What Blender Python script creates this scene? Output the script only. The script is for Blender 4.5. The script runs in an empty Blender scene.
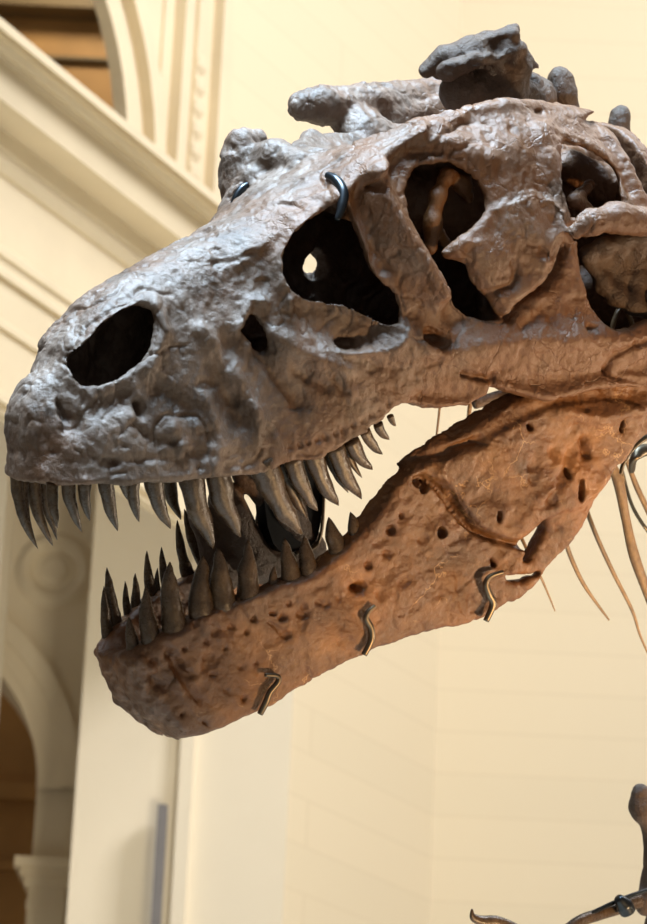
import bpy, bmesh, math
import numpy as np
from mathutils import Vector
scn = bpy.context.scene
col = scn.collection
rng = np.random.default_rng(7)
VOX = 0.0032

# ------------------------------------------------------------------ camera geometry
FPX = 3000.0; TH = math.radians(18.8); RO = math.radians(2.6)
CAM = np.array([0, 0, 1.6])
CF = np.array([0, math.cos(TH), math.sin(TH)])
_r = np.array([1., 0, 0]); _u = np.cross(_r, CF)
CR = math.cos(RO)*_r + math.sin(RO)*_u
CU = np.cross(CR, CF)
nrm = lambda v: v/np.linalg.norm(v)
def ray(u, v): return CF + CR*(u-323.5)/FPX - CU*(v-462)/FPX
def to_px(P):
    d = P-CAM; k = d@CF
    return 323.5+FPX*(d@CR)/k, 462-FPX*(d@CU)/k

# ------------------------------------------------------------------ skull frames (x = backwards, y = up, z = to the animal's right)
_M = np.stack([CR, CU, CF], 1)
_a = nrm(np.array([.82, .13, .557])); _l = np.array([-.55, .08, .83]); _l = nrm(_l-_a*(_l@_a)); _h = np.cross(_l, _a)
if _h[1] < 0: _h = -_h
class Frame:
    def __init__(s, O, A, H, L): s.O, s.A, s.H, s.L = O, A, H, L
    def world(s, P): return s.O + P[..., 0:1]*s.A + P[..., 1:2]*s.H + P[..., 2:3]*s.L
    def px(s, x, y, z):
        P = np.stack(np.broadcast_arrays(x, y, z), -1).astype(float)
        return to_px(s.world(P))
    def hit(s, u, v, z):
        r = ray(u, v); t = ((s.O-CAM)@s.L+z)/(r@s.L); P = CAM+r*t-s.O
        return np.array([P@s.A, P@s.H, z])
SK = Frame(CAM+ray(48, 440)*4.85, _M@_a, _M@_h, _M@_l)
_b = math.radians(16)
_r2 = ray(118, 660); _t2 = ((SK.O-CAM)@SK.L)/(_r2@SK.L)
JW = Frame(CAM+_r2*_t2, math.cos(_b)*SK.A+math.sin(_b)*SK.H, -math.sin(_b)*SK.A+math.cos(_b)*SK.H, SK.L)

# ------------------------------------------------------------------ field helpers
_lat = rng.random((64, 64, 64)).astype(np.float32)*2-1
def vnoise(P):
    i = np.floor(P).astype(int); f = (P-i).astype(np.float32); f = f*f*(3-2*f); out = 0
    for dx in (0, 1):
        for dy in (0, 1):
            for dz in (0, 1):
                w = (f[:, 0] if dx else 1-f[:, 0])*(f[:, 1] if dy else 1-f[:, 1])*(f[:, 2] if dz else 1-f[:, 2])
                out = out+w*_lat[(i[:, 0]+dx) & 63, (i[:, 1]+dy) & 63, (i[:, 2]+dz) & 63]
    return out
def smax(a, b, k):
    h = np.clip(.5+.5*(a-b)/k, 0, 1)
    return b+(a-b)*h+k*h*(1-h)
def smin(a, b, k): return -smax(-a, -b, k)
def seg_d(U, V, p, q):
    dx, dy = q[0]-p[0], q[1]-p[1]; L2 = dx*dx+dy*dy+1e-9
    t = np.clip(((U-p[0])*dx+(V-p[1])*dy)/L2, 0, 1)
    return np.hypot(U-p[0]-t*dx, V-p[1]-t*dy)
def poly_sdf(U, V, pts):
    n = len(pts); d = np.full(U.shape, 1e9); ins = np.zeros(U.shape, bool)
    for i in range(n):
        p, q = pts[i], pts[(i+1) % n]
        d = np.minimum(d, seg_d(U, V, p, q))
        c = ((p[1] > V) != (q[1] > V))
        xi = (q[0]-p[0])*(V-p[1])/((q[1]-p[1]) or 1e-9)+p[0]
        ins ^= c & (U < xi)
    return np.where(ins, -d, d)
def line_d(U, V, pts):
    d = np.full(U.shape, 1e9)
    for p, q in zip(pts[:-1], pts[1:]): d = np.minimum(d, seg_d(U, V, p, q))
    return d
def smooth_poly(pts, it=1):
    for _ in range(it):
        o = []
        for i in range(len(pts)):
            p, q = pts[i], pts[(i+1) % len(pts)]
            o += [(.75*p[0]+.25*q[0], .75*p[1]+.25*q[1]), (.25*p[0]+.75*q[0], .25*p[1]+.75*q[1])]
        pts = o
    return pts
PXM = 1/600.0
def relief(U, V, strokes, plates):
    R = np.zeros(U.shape)
    for pts, r, hgt in strokes:
        d = line_d(U, V, pts) if len(pts) > 1 else np.hypot(U-pts[0][0], V-pts[0][1])
        R += 1.5*hgt*1e-3*np.exp(-(d/r)**2)
    for pts, soft, hgt in plates:
        d = poly_sdf(U, V, smooth_poly(pts))
        t = np.clip(.5-d/soft, 0, 1); R += 1.25*hgt*1e-3*t*t*(3-2*t)
    return R
class Grid:
    def __init__(s, lo, hi, vox):
        s.lo = np.array(lo, float); s.v = vox
        s.n = [int(round((b-a)/vox))+1 for a, b in zip(lo, hi)]
        s.x, s.y, s.z = [s.lo[i]+vox*np.arange(s.n[i]) for i in range(3)]
    def blob(s, F, pts, k=.012, sub=False):
        """round capsule chain, pts = [(x,y,z,r)...], smoothly united with (or cut out of) the field"""
        for p, q in zip(pts[:-1], pts[1:]):
            p, q = np.array(p, float), np.array(q, float); m = max(p[3], q[3])+3*k+.006
            a = np.floor((np.minimum(p[:3], q[:3])-m-s.lo)/s.v).astype(int); b = np.ceil((np.maximum(p[:3], q[:3])+m-s.lo)/s.v).astype(int)
            a = np.clip(a, 0, s.n); b = np.clip(b, 0, s.n)
            if (b <= a).any(): continue
            X = s.x[a[0]:b[0], None, None]; Y = s.y[None, a[1]:b[1], None]; Z = s.z[None, None, a[2]:b[2]]
            d = q[:3]-p[:3]; L2 = d@d+1e-12
            t = np.clip(((X-p[0])*d[0]+(Y-p[1])*d[1]+(Z-p[2])*d[2])/L2, 0, 1)
            D = np.sqrt((X-p[0]-t*d[0])**2+(Y-p[1]-t*d[1])**2+(Z-p[2]-t*d[2])**2)-(p[3]+(q[3]-p[3])*t)
            sl = F[a[0]:b[0], a[1]:b[1], a[2]:b[2]]
            F[a[0]:b[0], a[1]:b[1], a[2]:b[2]] = smax(sl, -D, k) if sub else smin(sl, D, k)
def surface_nets(F, lo, vox):
    S = F < 0
    nx, ny, nz = F.shape
    cnt = np.zeros((nx-1, ny-1, nz-1), np.int8)
    for dx in (0, 1):
        for dy in (0, 1):
            for dz in (0, 1): cnt += S[dx:nx-1+dx, dy:ny-1+dy, dz:nz-1+dz]
    act = (cnt > 0) & (cnt < 8)
    I = np.argwhere(act); idx = np.full(act.shape, -1, np.int32); idx[act] = np.arange(len(I))
    pos = np.zeros((len(I), 3)); num = np.zeros(len(I))
    cs = [(a, b, c) for a in (0, 1) for b in (0, 1) for c in (0, 1)]
    for ax in range(3):
        for c in cs:
            if c[ax]: continue
            e = list(c); e[ax] = 1
            f0 = F[I[:, 0]+c[0], I[:, 1]+c[1], I[:, 2]+c[2]]; f1 = F[I[:, 0]+e[0], I[:, 1]+e[1], I[:, 2]+e[2]]
            m = (f0 < 0) != (f1 < 0)
            t = np.where(m, f0/np.where(m, f0-f1, 1), 0)
            p = np.tile(np.array(c, float), (len(I), 1)); p[:, ax] = t
            pos[m] += p[m]; num[m] += 1
    V = (I+pos/num[:, None])*vox+lo
    Q = []
    for ax in range(3):
        o = [i for i in range(3) if i != ax]
        sl0 = [slice(1, -1)]*3; sl1 = [slice(1, -1)]*3
        sl0[ax] = slice(0, -1); sl1[ax] = slice(1, None)
        a, b = S[tuple(sl0)], S[tuple(sl1)]
        for flip, m in ((0, a & ~b), (1, ~a & b)):
            E = np.argwhere(m); off = np.ones(3, int); off[ax] = 0; E = E+off
            def cell(d0, d1):
                c = E.copy(); c[:, o[0]] -= d0; c[:, o[1]] -= d1
                return idx[c[:, 0], c[:, 1], c[:, 2]]
            q = np.stack([cell(1, 1), cell(0, 1), cell(0, 0), cell(1, 0)], 1)
            if bool(flip) != (ax == 1): q = q[:, ::-1]
            Q.append(q)
    Q = np.concatenate(Q); Q = Q[(Q >= 0).all(1)]
    return V, Q
def keep_big(V, Q, minv=400):
    lab = np.arange(len(V))
    for _ in range(400):
        m = lab[Q].min(1); new = lab.copy()
        for k in range(4): np.minimum.at(new, Q[:, k], m)
        new = new[new]
        if (new == lab).all(): break
        lab = new
    c = np.bincount(lab, minlength=len(V)); ok = c[lab] >= minv
    mp = np.cumsum(ok)-1; Q = Q[ok[Q].all(1)]
    return V[ok], mp[Q]
def vnormals(V, Q):
    n = np.cross(V[Q[:, 2]]-V[Q[:, 0]], V[Q[:, 3]]-V[Q[:, 1]]); N = np.zeros_like(V)
    for k in range(4):
        for c in range(3): N[:, c] += np.bincount(Q[:, k], n[:, c], len(V))
    return N/(np.linalg.norm(N, axis=1, keepdims=True)+1e-12)
def relax(V, Q, it=2, w=.5):
    E = np.concatenate([Q[:, [0, 1]], Q[:, [1, 2]], Q[:, [2, 3]], Q[:, [3, 0]]]); E = np.concatenate([E, E[:, ::-1]])
    cn = np.bincount(E[:, 0], minlength=len(V))[:, None]+1e-9
    for _ in range(it):
        A = np.stack([np.bincount(E[:, 0], V[E[:, 1], c], len(V)) for c in range(3)], 1)/cn
        V = V+(A-V)*w
    return V
def roughen(V, Q, amps, seed=0.0, streak=None, crease=0.0):
    N = vnormals(V, Q); d = 0
    for fr, am in amps:
        P = V*fr+seed+fr
        if streak is not None: P = P*np.array(streak)
        d = d+am*vnoise(P)
    if crease:   # flaking creases: thin valleys along the zero lines of a warped noise, only in patches
        Wp = V+.02*np.stack([vnoise(V*25+seed), vnoise(V*25+seed+31), vnoise(V*25+seed+57)], 1)
        for fr in (13., 29.):
            n_ = np.abs(vnoise(Wp*fr*np.array([1.5, .8, 1.5])+seed+fr)); msk = np.clip((vnoise(V*7+fr)+.15)*2, 0, 1)
            d = d-crease*msk*np.clip(1-n_/.10, 0, 1)*(13/fr)**.5
    # scattered pits and chips
    c = vnoise(V*38+seed+5.3); d = d-.0035*np.clip((c-.45)/.3, 0, 1)
    return V+N*np.asarray(d)[:, None]

# ------------------------------------------------------------------ object helpers
def link_mesh(name, V, faces, mat, parent=None, smooth=True, quads=False):
    me = bpy.data.meshes.new(name)
    if quads:
        Q = np.asarray(faces, np.int32); V = np.asarray(V, np.float32)
        me.vertices.add(len(V)); me.vertices.foreach_set('co', V.ravel())
        me.loops.add(Q.size); me.loops.foreach_set('vertex_index', Q.ravel())
        me.polygons.add(len(Q)); me.polygons.foreach_set('loop_start', np.arange(0, Q.size, 4, dtype=np.int32))
        me.polygons.foreach_set('loop_total', np.full(len(Q), 4, np.int32))
        me.update(calc_edges=True); me.validate()
    else:
        me.from_pydata([tuple(map(float, v)) for v in V], [], [tuple(map(int, f)) for f in faces]); me.update()
        bm = bmesh.new(); bm.from_mesh(me); bmesh.ops.recalc_face_normals(bm, faces=bm.faces); bm.to_mesh(me); bm.free()
    if smooth: me.polygons.foreach_set('use_smooth', np.ones(len(me.polygons), bool))
    if mat: me.materials.append(mat)
    o = bpy.data.objects.new(name, me); col.objects.link(o)
    if parent:
        o.parent = parent
    return o
def fix_parent(o, root):
    """children are modelled in world coordinates; keep them there"""
    o.parent = root
    bpy.context.view_layer.update()
    o.matrix_parent_inverse = root.matrix_world.inverted()
def struct(name, V, faces, mat):
    o = link_mesh(name, V, faces, mat, None, False); o['kind'] = 'structure'; return o
def box_geo(lo, hi):
    x0, y0, z0 = lo; x1, y1, z1 = hi
    V = [(x0, y0, z0), (x1, y0, z0), (x1, y1, z0), (x0, y1, z0), (x0, y0, z1), (x1, y0, z1), (x1, y1, z1), (x0, y1, z1)]
    return V, [(0, 3, 2, 1), (4, 5, 6, 7), (0, 1, 5, 4), (1, 2, 6, 5), (2, 3, 7, 6), (3, 0, 4, 7)]
def merge(*gs):
    V, Fc = [], []
    for v, f in gs:
        n = len(V); V += [tuple(p) for p in v]; Fc += [tuple(i+n for i in q) for q in f]
    return V, Fc
def catmull(pts, n=6):
    P = np.array(pts, float); out = []
    for i in range(len(P)-1):
        p0, p1, p2, p3 = P[max(i-1, 0)], P[i], P[i+1], P[min(i+2, len(P)-1)]
        for k in range(n):
            t = k/n
            out.append(.5*((2*p1)+(p2-p0)*t+(2*p0-5*p1+4*p2-p3)*t*t+(-p0+3*p1-3*p2+p3)*t**3))
    out.append(P[-1]); return np.array(out)
def tube_geo(P, rad, seg=12, flat=1.0, side=None):
    """P (n,3) world, rad (n,), elliptic ring: radius rad along the 'side' direction, rad*flat across"""
    P = np.asarray(P, float); n = len(P); T = np.gradient(P, axis=0); T /= np.linalg.norm(T, axis=1, keepdims=True)+1e-12
    s = nrm(np.array(side if side is not None else (0.3, 0.2, 1.))); V = []; fc = []
    for i in range(n):
        a = s-T[i]*(s@T[i]); a = nrm(a); b = np.cross(T[i], a)
        for k in range(seg):
            w = 2*math.pi*k/seg
            V.append(P[i]+rad[i]*(math.cos(w)*a+flat*math.sin(w)*b))
    for i in range(n-1):
        for k in range(seg):
            k2 = (k+1) % seg
            fc.append((i*seg+k, i*seg+k2, (i+1)*seg+k2, (i+1)*seg+k))
    fc.append(tuple(range(seg))[::-1]); fc.append(tuple((n-1)*seg+k for k in range(seg)))
    return V, fc

# ------------------------------------------------------------------ materials
def new_mat(name):
    m = bpy.data.materials.new(name); m.use_nodes = True; nt = m.node_tree
    return m, nt, nt.nodes['Principled BSDF']
def nd(nt, t, **kw):
    n = nt.nodes.new(t)
    for k, v in kw.items(): setattr(n, k, v)
    return n
def noise(nt, co, scale, detail=6, rough=.6):
    n = nd(nt, 'ShaderNodeTexNoise'); n.inputs['Scale'].default_value = scale; n.inputs['Detail'].default_value = detail
    n.inputs['Roughness'].default_value = rough; nt.links.new(co, n.inputs['Vector']); return n
def ramp(nt, fac, stops):
    r = nd(nt, 'ShaderNodeValToRGB'); e = r.color_ramp.elements
    while len(e) < len(stops): e.new(.5)
    for el, (p, c) in zip(e, stops): el.position = p; el.color = (*c, 1)
    nt.links.new(fac, r.inputs['Fac']); return r
def bone_mat(name, base, stain, stain_fac, rough, bump=.5, sc=1.0, pale=None, crack=.25, rear=0.0, veins=None):
    m, nt, b = new_mat(name); co = nd(nt, 'ShaderNodeTexCoord').outputs['Object']
    n1 = noise(nt, co, 14*sc, 8, .65); r1 = ramp(nt, n1.outputs['Fac'], base)
    n2 = noise(nt, co, 4.5*sc, 6, .7); r2 = ramp(nt, n2.outputs['Fac'], [(.38, (0, 0, 0)), (.58, (1, 1, 1))])
    if rear:   # the back of the skull is stained rust brown, the snout is greyer
        sx_ = nd(nt, 'ShaderNodeSeparateXYZ'); nt.links.new(co, sx_.inputs[0])
        rm = nd(nt, 'ShaderNodeMapRange'); rm.inputs['From Min'].default_value = -.12; rm.inputs['From Max'].default_value = .45; rm.inputs['To Min'].default_value = -.10; rm.inputs['To Max'].default_value = rear
        nt.links.new(sx_.outputs['X'], rm.inputs['Value']); av = nd(nt, 'ShaderNodeMath', operation='ADD'); nt.links.new(n2.outputs['Fac'], av.inputs[0]); nt.links.new(rm.outputs[0], av.inputs[1]); nt.links.new(av.outputs[0], r2.inputs['Fac'])
    mul = nd(nt, 'ShaderNodeMath', operation='MULTIPLY'); mul.inputs[1].default_value = stain_fac
    nt.links.new(r2.outputs['Color'], mul.inputs[0])
    mx = nd(nt, 'ShaderNodeMix', data_type='RGBA'); nt.links.new(mul.outputs[0], mx.inputs['Factor'])
    nt.links.new(r1.outputs['Color'], mx.inputs['A']); mx.inputs['B'].default_value = (*stain, 1)
    out = mx.outputs['Result']
    if pale:
        n5 = noise(nt, co, 9*sc, 9, .75); r5 = ramp(nt, n5.outputs['Fac'], [(.56, (0, 0, 0)), (.72, (.8, .8, .8))])
        mx2 = nd(nt, 'ShaderNodeMix', data_type='RGBA'); nt.links.new(r5.outputs['Color'], mx2.inputs['Factor'])
        nt.links.new(out, mx2.inputs['A']); mx2.inputs['B'].default_value = (*pale, 1); out = mx2.outputs['Result']
    if veins:   # thin pale repair cracks
        w0 = nd(nt, 'ShaderNodeMix', data_type='RGBA'); w0.inputs['Factor'].default_value = .2; nt.links.new(co, w0.inputs['A']); nt.links.new(noise(nt, co, 7, 6).outputs['Color'], w0.inputs['B'])
        vv = nd(nt, 'ShaderNodeTexVoronoi', feature='DISTANCE_TO_EDGE'); vv.inputs['Scale'].default_value = 9; nt.links.new(w0.outputs['Result'], vv.inputs['Vector'])
        vr = ramp(nt, vv.outputs['Distance'], [(.0, (1, 1, 1)), (.012, (0, 0, 0))]); pm = ramp(nt, noise(nt, co, 6, 3).outputs['Fac'], [(.54, (0, 0, 0)), (.60, (.8, .8, .8))])
        vm = nd(nt, 'ShaderNodeMath', operation='MULTIPLY'); nt.links.new(vr.outputs['Color'], vm.inputs[0]); nt.links.new(pm.outputs['Color'], vm.inputs[1])
        mx3 = nd(nt, 'ShaderNodeMix', data_type='RGBA'); nt.links.new(vm.outputs[0], mx3.inputs['Factor']); nt.links.new(out, mx3.inputs['A']); mx3.inputs['B'].default_value = (*veins, 1); out = mx3.outputs['Result']
    nt.links.new(out, b.inputs['Base Color'])
    n3 = noise(nt, co, 60*sc, 8, .7)
    rr = nd(nt, 'ShaderNodeMapRange'); rr.inputs['To Min'].default_value = rough-.12; rr.inputs['To Max'].default_value = rough+.14
    nt.links.new(n3.outputs['Fac'], rr.inputs['Value']); nt.links.new(rr.outputs[0], b.inputs['Roughness'])
    vo = nd(nt, 'ShaderNodeTexNoise'); vo.inputs['Scale'].default_value = 170*sc; vo.inputs['Detail'].default_value = 3; nt.links.new(co, vo.inputs['Vector'])
    ad = nd(nt, 'ShaderNodeMath', operation='MULTIPLY_ADD'); ad.inputs[1].default_value = .35
    nt.links.new(vo.outputs['Fac'], ad.inputs[0]); nt.links.new(n3.outputs['Fac'], ad.inputs[2])
    # hairline cracks
    wv = nd(nt, 'ShaderNodeMix', data_type='RGBA'); wv.inputs['Factor'].default_value = .12; nt.links.new(co, wv.inputs['A']); nt.links.new(noise(nt, co, 11*sc, 5).outputs['Color'], wv.inputs['B'])
    ck = nd(nt, 'ShaderNodeTexVoronoi', feature='DISTANCE_TO_EDGE'); ck.inputs['Scale'].default_value = 13*sc; nt.links.new(wv.outputs['Result'], ck.inputs['Vector'])
    cr = nd(nt, 'ShaderNodeMapRange'); cr.inputs['From Max'].default_value = .025; cr.inputs['To Min'].default_value = -crack; cr.inputs['To Max'].default_value = 0; nt.links.new(ck.outputs['Distance'], cr.inputs['Value'])
    cm = nd(nt, 'ShaderNodeMath', operation='MULTIPLY'); nt.links.new(cr.outputs[0], cm.inputs[0]); nt.links.new(r2.outputs['Color'], cm.inputs[1])
    ad2 = nd(nt, 'ShaderNodeMath', operation='ADD'); nt.links.new(ad.outputs[0], ad2.inputs[0]); nt.links.new(cm.outputs[0], ad2.inputs[1]); ad = ad2
    bp = nd(nt, 'ShaderNodeBump'); bp.inputs['Strength'].default_value = bump; bp.inputs['Distance'].default_value = .006
    nt.links.new(ad.outputs[0], bp.inputs['Height']); nt.links.new(bp.outputs[0], b.inputs['Normal'])
    b.inputs['Specular IOR Level'].default_value = .5
    return m
def plain_mat(name, c, rough=.6, metal=0, var=.08, sc=3, bump=0):
    m, nt, b = new_mat(name); co = nd(nt, 'ShaderNodeTexCoord').outputs['Object']
    n = noise(nt, co, sc, 5, .6)
    lo = tuple(x*(1-var) for x in c); hi = tuple(min(1, x*(1+var)) for x in c)
    r = ramp(nt, n.outputs['Fac'], [(.3, lo), (.7, hi)]); nt.links.new(r.outputs['Color'], b.inputs['Base Color'])
    b.inputs['Roughness'].default_value = rough; b.inputs['Metallic'].default_value = metal
    if bump:
        bp = nd(nt, 'ShaderNodeBump'); bp.inputs['Strength'].default_value = bump; bp.inputs['Distance'].default_value = .003
        nt.links.new(noise(nt, co, sc*20, 4).outputs['Fac'], bp.inputs['Height']); nt.links.new(bp.outputs[0], b.inputs['Normal'])
    return m
M_CRAN = bone_mat('fossil_bone_grey_brown', [(.3, (.042, .027, .018)), (.47, (.11, .074, .052)), (.7, (.22, .165, .13))], (.135, .056, .02), .85, .42, .65, .85, rear=.17)
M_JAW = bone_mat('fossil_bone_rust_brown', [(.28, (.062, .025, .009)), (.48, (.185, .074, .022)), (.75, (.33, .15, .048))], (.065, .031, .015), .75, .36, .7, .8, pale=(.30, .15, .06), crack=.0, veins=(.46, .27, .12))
M_NECK = bone_mat('fossil_bone_umber', [(.3, (.03, .018, .010)), (.55, (.07, .041, .023)), (.75, (.12, .075, .044))], (.07, .034, .016), .5, .5, .9)
M_TOOTH = bone_mat('tooth_enamel_brown', [(.3, (.028, .018, .010)), (.52, (.075, .048, .026)), (.75, (.16, .108, .062))], (.035, .022, .014), .6, .27, .22, 1.6)
M_RIB = bone_mat('thin_rib_bone', [(.3, (.13, .075, .035)), (.6, (.36, .22, .10))], (.12, .07, .035), .5, .4, .3, 1.5)
M_STEEL = plain_mat('brushed_steel', (.13, .105, .075), .4, 1, .15, 30)
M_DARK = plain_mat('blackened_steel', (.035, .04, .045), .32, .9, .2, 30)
M_WALL = plain_mat('cream_plaster', (.83, .75, .60), .75, 0, .025, 1.2)
M_STONE = plain_mat('cream_stone', (.78, .675, .49), .75, 0, .05, 2.5)
M_FLOOR = plain_mat('pale_floor', (.55, .47, .36), .35, 0, .1, 2)
M_PANEL = plain_mat('grey_panel', (.20, .19, .195), .5, 0, .05, 8)

# ------------------------------------------------------------------ the cranium
ip = lambda x, xs, ys: np.interp(x, xs, ys)
def cran_W(x):  return ip(x, [-.05, .1, .2, .35, .5, .6, .75, .9, 1.1], [.122, .130, .134, .152, .185, .205, .245, .285, .33])
def cran_yt(x): return ip(x, [-.04, .0, .035, .108, .217, .318, .4, .5, .58, .7, .85, 1.0, 1.12], [.12, .15, .178, .234, .272, .306, .340, .392, .435, .488, .51, .48, .44])
def cran_k(x):  return ip(x, [0, .3, .5, .7, 1.1], [.42, .36, .03, .1, .25])
YB = -.07; PEX = 3.4
def cran_terms(x, y):
    yt = cran_yt(x); yc = YB+.35*(yt-YB)
    s = np.clip((y-yc)/(yt-yc), 0, 3)
    sx = np.clip((.13-x)/.19, 0, 3)
    W = cran_W(x)*(1-cran_k(x)*np.clip((y-YB)/(yt-YB), 0, 1.1))
    return W, s, sx, yt-yc
def cran_surf(x, y):
    W, s, sx, _ = cran_terms(x, y); q = s**PEX+sx**2.6
    return W*np.clip(1-q, 0, 1)**(1/PEX)
def jaw_W(x):  return ip(x, [-.05, .1, .2, .4, .6, .8, 1.0, 1.2], [.07, .102, .122, .155, .192, .235, .275, .3])
def jaw_yb(x): return ip(x, [-.04, 0, .03, .07, .17, .3, .45, .6, .75, 1.1], [-.07, -.125, -.165, -.19, -.215, -.25, -.27, -.28, -.28, -.28])
def jaw_terms(x, y):
    yb = jaw_yb(x); yc = .0*x-.02
    s = np.clip((yc-y)/(yc-yb), 0, 3); sx = np.clip((.10-x)/.115, 0, 3)
    return jaw_W(x)*(1+0*y), s, sx, yc-yb
def jaw_surf(x, y):
    W, s, sx, _ = jaw_terms(x, y); q = s**4+sx**2.4
    return W*np.clip(1-q, 0, 1)**(1/4)
def on_surf(fr, surf, u, v, sign=-1, lift=0.0):
    z = sign*.13
    for _ in range(12):
        P = fr.hit(u, v, z); z = .5*z+.5*sign*(float(surf(P[0], P[1]))+lift)
    return fr.hit(u, v, z)

CR_OUT = [(-300, 483), (25, 483), (40, 483), (50, 484), (61, 486), (80, 485), (102, 483), (125, 485), (143, 483), (177, 481), (200, 477), (218, 477), (236, 475), (271, 474), (289, 467), (324, 460),
          (342, 450), (360, 437), (385, 421), (398, 407), (413, 404), (448, 408), (473, 406), (490, 396), (495, 387), (504, 387), (525, 396), (553, 402), (571, 397), (602, 388), (630, 386), (660, 388), (720, 395),
          (725, 300), (680, 240), (647, 188), (634, 160), (616, 132), (595, 113), (574, 96), (560, 87), (536, 90), (511, 89), (487, 93), (462, 98), (441, 112), (420, 119), (400, 119), (388, 128), (372, 140), (352, 148), (345, 120), (340, -300), (-300, -300)]
H_NARIS = [(72, 356), (73, 369), (82, 384), (99, 383), (116, 379), (133, 367), (146, 351), (153, 333), (152, 316), (143, 308), (126, 310), (109, 321), (88, 340)]
H_MAXF = [(243, 327), (248, 319), (254, 314), (262, 323), (267, 338), (269, 352), (260, 349), (250, 339)]
H_ANT = [(282, 279), (284, 260), (288, 247), (297, 230), (312, 217), (329, 209), (340, 204), (350, 205), (359, 228), (369, 254), (372, 266), (379, 280), (396, 293), (401, 311), (398, 325), (372, 315), (350, 304), (330, 301), (310, 297), (292, 291)]
H_ANT2 = [(338, 344), (346, 341), (358, 341), (369, 347), (356, 349), (342, 348)]
H_ORB = [(424, 258), (420, 245), (414, 226), (408, 200), (409, 182), (414, 170), (428, 165), (452, 163), (469, 171), (482, 184), (487, 199), (481, 216), (469, 227), (455, 237), (443, 249), (441, 255), (452, 262), (464, 264), (470, 274), (476, 286), (490, 298), (495, 312), (502, 318), (490, 320), (473, 316), (459, 303), (445, 284), (434, 268)]
H_TMP = [(562, 139), (578, 144), (595, 153), (609, 162), (620, 171), (624, 185), (622, 205), (606, 207), (588, 212), (574, 219), (568, 206), (564, 188)]
H_TMP2 = [(578, 236), (590, 240), (625, 236), (664, 238), (664, 318), (640, 321), (622, 328), (609, 328), (596, 309), (586, 280)]
H_PIT = [(424, 335), (432, 331), (443, 333), (446, 340), (436, 346), (427, 344)]
CR_STROKES = [
    ([(362, 172), (382, 205), (402, 240), (422, 272), (438, 296)], 14, 24), ([(352, 178), (362, 210), (385, 268)], 7, -9), ([(446, 306), (458, 318)], 9, -8),
    ([(330, 196), (352, 172), (380, 148), (402, 130)], 13, 15), ([(400, 128), (440, 118), (465, 106), (500, 100), (540, 100), (575, 110)], 11, 9),
    ([(415, 140), (450, 140), (480, 158)], 12, 10), ([(410, 152), (440, 152)], 6, -6),
    ([(500, 150), (505, 190), (520, 230)], 26, 9), ([(540, 130), (552, 170), (560, 210)], 10, 8),
    ([(396, 345), (440, 352), (490, 345), (540, 340), (600, 338), (645, 342)], 16, 12), ([(500, 378), (550, 385), (600, 372), (640, 370)], 9, -5),
    ([(420, 398), (470, 396)], 10, -8), ([(464, 374), (478, 377), (491, 379)], 3, -9), ([(495, 376), (495, 392)], 3.5, -7),
    ([(508, 318), (516, 306), (530, 296), (546, 286), (558, 270), (563, 248)], 4.5, -13), ([(540, 262), (548, 240), (556, 225)], 7, 6),
    ([(508, 262), (514, 274), (508, 286), (490, 292)], 4, -8), ([(520, 330), (545, 310), (556, 335)], 6, -5),
    ([(346, 345), (362, 345)], 4, -16), ([(288, 300), (310, 336), (345, 352), (385, 350), (402, 330)], 6, 8), ([(282, 285), (275, 255), (288, 230), (310, 212)], 8, 10),
    ([(235, 330), (248, 300), (262, 300)], 6, 8), ([(262, 352), (282, 380), (300, 400)], 9, -9), ([(228, 345), (222, 380), (240, 420)], 10, -7), ([(200, 330), (232, 372), (262, 420)], 9, 7),
    ([(272, 335), (300, 352), (345, 368)], 10, 9), ([(300, 372), (330, 385)], 8, -7), ([(318, 372), (350, 392)], 7, 6), ([(336, 378), (345, 392)], 4, -7),
    ([(250, 252), (230, 260), (215, 265)], 3.5, -4), ([(285, 215), (262, 240), (235, 258)], 10, 8), ([(282, 205), (295, 206)], 3, -6),
    ([(150, 300), (162, 330), (150, 365)], 9, 9), ([(78, 345), (100, 318), (135, 300)], 8, 8), ([(62, 360), (64, 400), (80, 430)], 9, -10), ([(52, 358), (48, 400), (46, 460)], 9, -5),
    ([(80, 392), (95, 412), (125, 398)], 12, -9), ([(140, 405), (142, 414)], 4, -17), ([(135, 425), (148, 436)], 4, -7), ([(64, 405), (70, 422)], 4, -9), ([(68, 430)], 4, -9),
    ([(172, 430), (180, 445)], 9, 6), ([(205, 400), (220, 440), (214, 465)], 10, 7), ([(250, 410), (262, 450)], 8, 6), ([(160, 390), (190, 410)], 10, -7),
    ([(117, 463)], 4, -9), ([(57, 452)], 4, -7), ([(28, 452)], 4, -6), ([(172, 443)], 3, -5), ([(187, 453)], 3, -5), ([(201, 469)], 4, -8),
    ([(60, 474), (140, 474), (200, 468), (270, 466), (330, 450), (385, 414)], 7, -1.5), ([(60, 462), (140, 460), (205, 456), (270, 452)], 5, -2),
    ([(365, 186)], 5, -18), ([(430, 337), (439, 340)], 6, -22), ([(588, 327)], 3, -7), ([(536, 252)], 5, -5),
    ([(585, 206), (605, 220), (640, 222)], 10, 12), ([(575, 232), (590, 240), (620, 234), (650, 238)], 4, -16), ([(590, 248), (620, 240), (650, 250)], 6, 9), ([(600, 270), (625, 262), (650, 285)], 13, -8),
    ([(608, 372), (612, 355), (628, 346), (650, 338)], 3.5, -6), ([(606, 368), (616, 378), (650, 384)], 3.5, -5), ([(575, 148), (600, 163), (616, 178)], 5, 8), ([(590, 118), (615, 150), (632, 190)], 5, -6),
]
for k in range(12):
    t = k/11; CR_STROKES.append(([(292+t*98, 448-t*44-math.sin(t*3.1)*-6)], 2.6, -4.5))
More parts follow.
